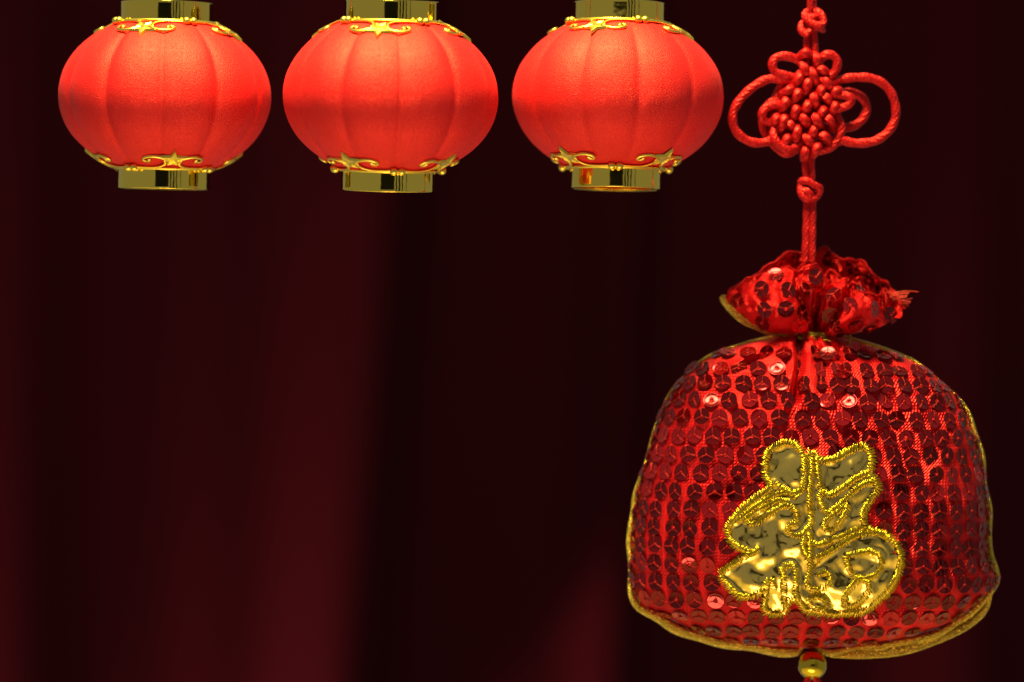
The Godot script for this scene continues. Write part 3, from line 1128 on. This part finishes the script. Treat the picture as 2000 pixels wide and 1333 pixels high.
# ---------------------------------------------------------------- scene
func _ready() -> void:
	rng.seed = 77
	var cam := Camera3D.new()
	cam.name = "camera"
	add_child(cam)
	cam.position = Vector3(0, 0, 0.9)
	var at := CameraAttributesPhysical.new()
	at.frustum_focal_length = 111.72
	at.frustum_focus_distance = 0.889
	at.frustum_near = 0.05
	at.frustum_far = 20.0
	at.exposure_aperture = 4.8
	at.auto_exposure_enabled = false
	cam.attributes = at
	cam.current = true
	var we := WorldEnvironment.new()
	we.name = "surroundings"
	var e := Environment.new()
	e.background_mode = Environment.BG_COLOR
	e.background_color = Color(0.24, 0.225, 0.175).linear_to_srgb()
	e.tonemap_mode = Environment.TONE_MAPPER_LINEAR
	e.tonemap_exposure = 1.0
	e.sdfgi_enabled = true
	e.ssao_enabled = true
	e.ssil_enabled = true
	we.environment = e
	add_child(we)

	make_materials()

	# overhead lamp, a little in front of the lanterns
	lamp_above(lamp_at)
	make_table(Vector3(0.0, -0.44, 0.35))
	lamp_below(Vector3(0.0, -0.40, 0.28))
	make_screens()
	make_curtain()
	floor_lamp(Vector3(-0.48, -0.68, -0.93))

	for k in 3:
		var l := make_lantern(k * 7)
		if k == 0:
			set_lantern(l, 319.0, 188.0, -1.2, 2.2, 4.0, 14.0, -13.0, "red flocked lantern at the left end of the row")
		elif k == 1:
			set_lantern(l, 757.5, 188.0, -1.4, 4.6, 8.0, -33.0, -8.0, "red flocked lantern in the middle of the row")
		else:
			set_lantern(l, 1202.0, 188.0, -1.3, 0.2, 11.0, -47.0, -22.0, "red flocked lantern next to the knotted red cord")

	var o := thing("pouch_ornament", "red sequinned money pouch with gold character hanging from a knotted red cord", "ornament", Vector3(0, 0, -85.0 * U))
	nearer = 1.0125
	make_knot(o)
	nearer = 1.0
	make_pouch(o)


func lamp_above(at: Vector3) -> void:
	var o := thing("overhead_lamp", "small round lamp shining down from above the lanterns, out of frame", "lamp", at)
	var b := Mb.new()
	b.lathe([Vector2(0.5, 820), Vector2(320, 810), Vector2(600, 500), Vector2(680, 20), Vector2(674, 20), Vector2(590, 490), Vector2(310, 795), Vector2(0.5, 800)], 40)
	build("shade", b, M.black, o)
	var g := mat(Color(1, 0.9, 0.75), 0.5)
	g.emission_enabled = true
	g.emission = Color(1.0, 0.86, 0.66)
	g.emission_energy_multiplier = 30.0
	var sm := SphereMesh.new()
	sm.radius = 0.08
	sm.height = 0.16
	put("bulb", sm, g, o)
	var l := SpotLight3D.new()
	l.name = "bulb_light"
	l.light_color = Color(1.0, 0.93, 0.5)
	l.light_energy = 1.65
	l.light_size = 0.08
	l.spot_angle = 41.0
	l.spot_angle_attenuation = 0.7
	l.spot_range = 5.0
	l.shadow_enabled = true
	o.add_child(l)
	l.rotation_degrees = Vector3(-86, 0, 0)


func make_table(at: Vector3) -> void:
	var b := Mb.new()
	b.box(Vector3(0, -120, 0), Vector3(11000, 240, 9000))
	var o := build("tabletop", b, M.pale, self)
	o.position = at
	tag(o, "pale tabletop under the lanterns that throws light back up, out of frame", "table")


func floor_lamp(at: Vector3) -> void:
	var o := thing("floor_lamp", "small lamp on the floor that lights the foot of the curtain, out of frame", "lamp", at)
	var b := Mb.new()
	b.lathe([Vector2(0.5, -300), Vector2(200, -300), Vector2(190, -60), Vector2(0.5, -60)], 32)
	build("base", b, M.black, o)
	var g := mat(Color(1, 0.9, 0.75), 0.5)
	g.emission_enabled = true
	g.emission = Color(1.0, 0.64, 0.5)
	g.emission_energy_multiplier = 1.5
	var sm := SphereMesh.new()
	sm.radius = 0.05
	sm.height = 0.1
	put("bulb", sm, g, o)
	var l := SpotLight3D.new()
	l.name = "bulb_light"
	l.light_color = Color(1.0, 0.66, 0.56)
	l.light_energy = 1.2
	l.light_size = 0.05
	l.spot_range = 6.0
	l.spot_angle = 42.0
	l.spot_angle_attenuation = 0.5
	l.shadow_enabled = true
	o.add_child(l)
	l.basis = Basis.looking_at(Vector3(0.6, 0.75, -0.1), Vector3.UP)


func lamp_below(at: Vector3) -> void:
	var o := thing("light_panel", "flat white light panel lying on the tabletop below the pouch, out of frame", "lamp", at)
	var b := Mb.new()
	b.box(Vector3(0, -150, 0), Vector3(2100, 250, 1100))
	build("casing", b, M.black, o)
	var g := mat(Color(0.9, 0.9, 0.9), 0.5)
	g.emission_enabled = true
	g.emission = Color(1.0, 0.74, 0.54)
	g.emission_energy_multiplier = 2.0
	var f := Mb.new()
	f.box(Vector3(0, -18, 0), Vector3(2000, 10, 1000))
	build("diffuser", f, g, o)
	var l := AreaLight3D.new()
	l.name = "panel_light"
	l.area_size = Vector2(0.29, 0.145)
	l.light_color = Color(1.0, 0.74, 0.54)
	l.light_energy = 0.12
	l.shadow_enabled = true
	o.add_child(l)
	l.rotation_degrees = Vector3(90, 0, 0)


func make_screens() -> void:
	var o := thing("dark_screen", "wide black cloth screen hanging far behind the camera, out of frame", "screen", Vector3(0.05, -0.8, 5.0))
	var b := Mb.new()
	b.box(Vector3(0, 4800, 0), Vector3(20500, 9600, 200))
	build("cloth", b, M.black, o)
	var says := ["black post closest to the dark screen, out of frame", "wide black post, second from the dark screen, out of frame", "black post, third from the dark screen, out of frame", "thin black post farthest from the dark screen, out of frame"]
	for k in 4:
		var p := thing("dark_post", says[k], "post", Vector3([2.0, 2.75, 3.7, 5.4][k], -2.0, 4.9), "black posts behind the camera")
		var q := Mb.new()
		q.box(Vector3(0, 16000, 0), Vector3([2000, 2900, 2300, 1500][k], 32000, 300))
		build("shaft", q, M.black, p)


func make_curtain() -> void:
	var b := Mb.new()
	var rows := []
	var k := 1.9 / 0.9   # the curtain hangs about twice as far away as the pouch
	for i in 41:
		var y := lerpf(-1900, 2300, i / 40.0)
		var py := 666.5 - y / k
		var r := PackedVector3Array()
		for j in 561:
			var x := lerpf(-5600, 5600, j / 560.0)
			var px := 1000.0 + x / k
			var z := 0.0
			var lean := (py - 800.0) * -0.075
			# one deep fold with a steep right flank, shallower ones beside it
			for f in [[735.0, 112.0, 430.0, 1.0], [1215.0, 90.0, 230.0, 0.4], [60.0, 140.0, 90.0, 0.1], [-420.0, 200.0, 220.0, 0.3], [1900.0, 170.0, 160.0, 0.0], [2300.0, 200.0, 260.0, -0.3]]:
				var d: float = px - f[0] - lean * f[3]
				var wl: float = f[1] * (1.0 + 0.12 * sin(py * 0.002 + f[0]))
				z += f[2] * (exp(-pow(d / wl, 2.0)) if d < 0 else exp(-pow(d / (wl * 0.5), 2.0)))
			z += 16.0 * sin(px * 0.013 + sin(py * 0.0015) * 1.2) + 6.0 * sin(px * 0.031 + 1.0)
			r.append(Vector3(x, -y * -1.0, z))
		rows.append(r)
	b.grid(rows)
	var o := build("curtain", b, M.curtain, self)
	o.position.z = -1.0
	tag(o, "dark red curtain hanging in soft folds far behind the lanterns", "curtain")
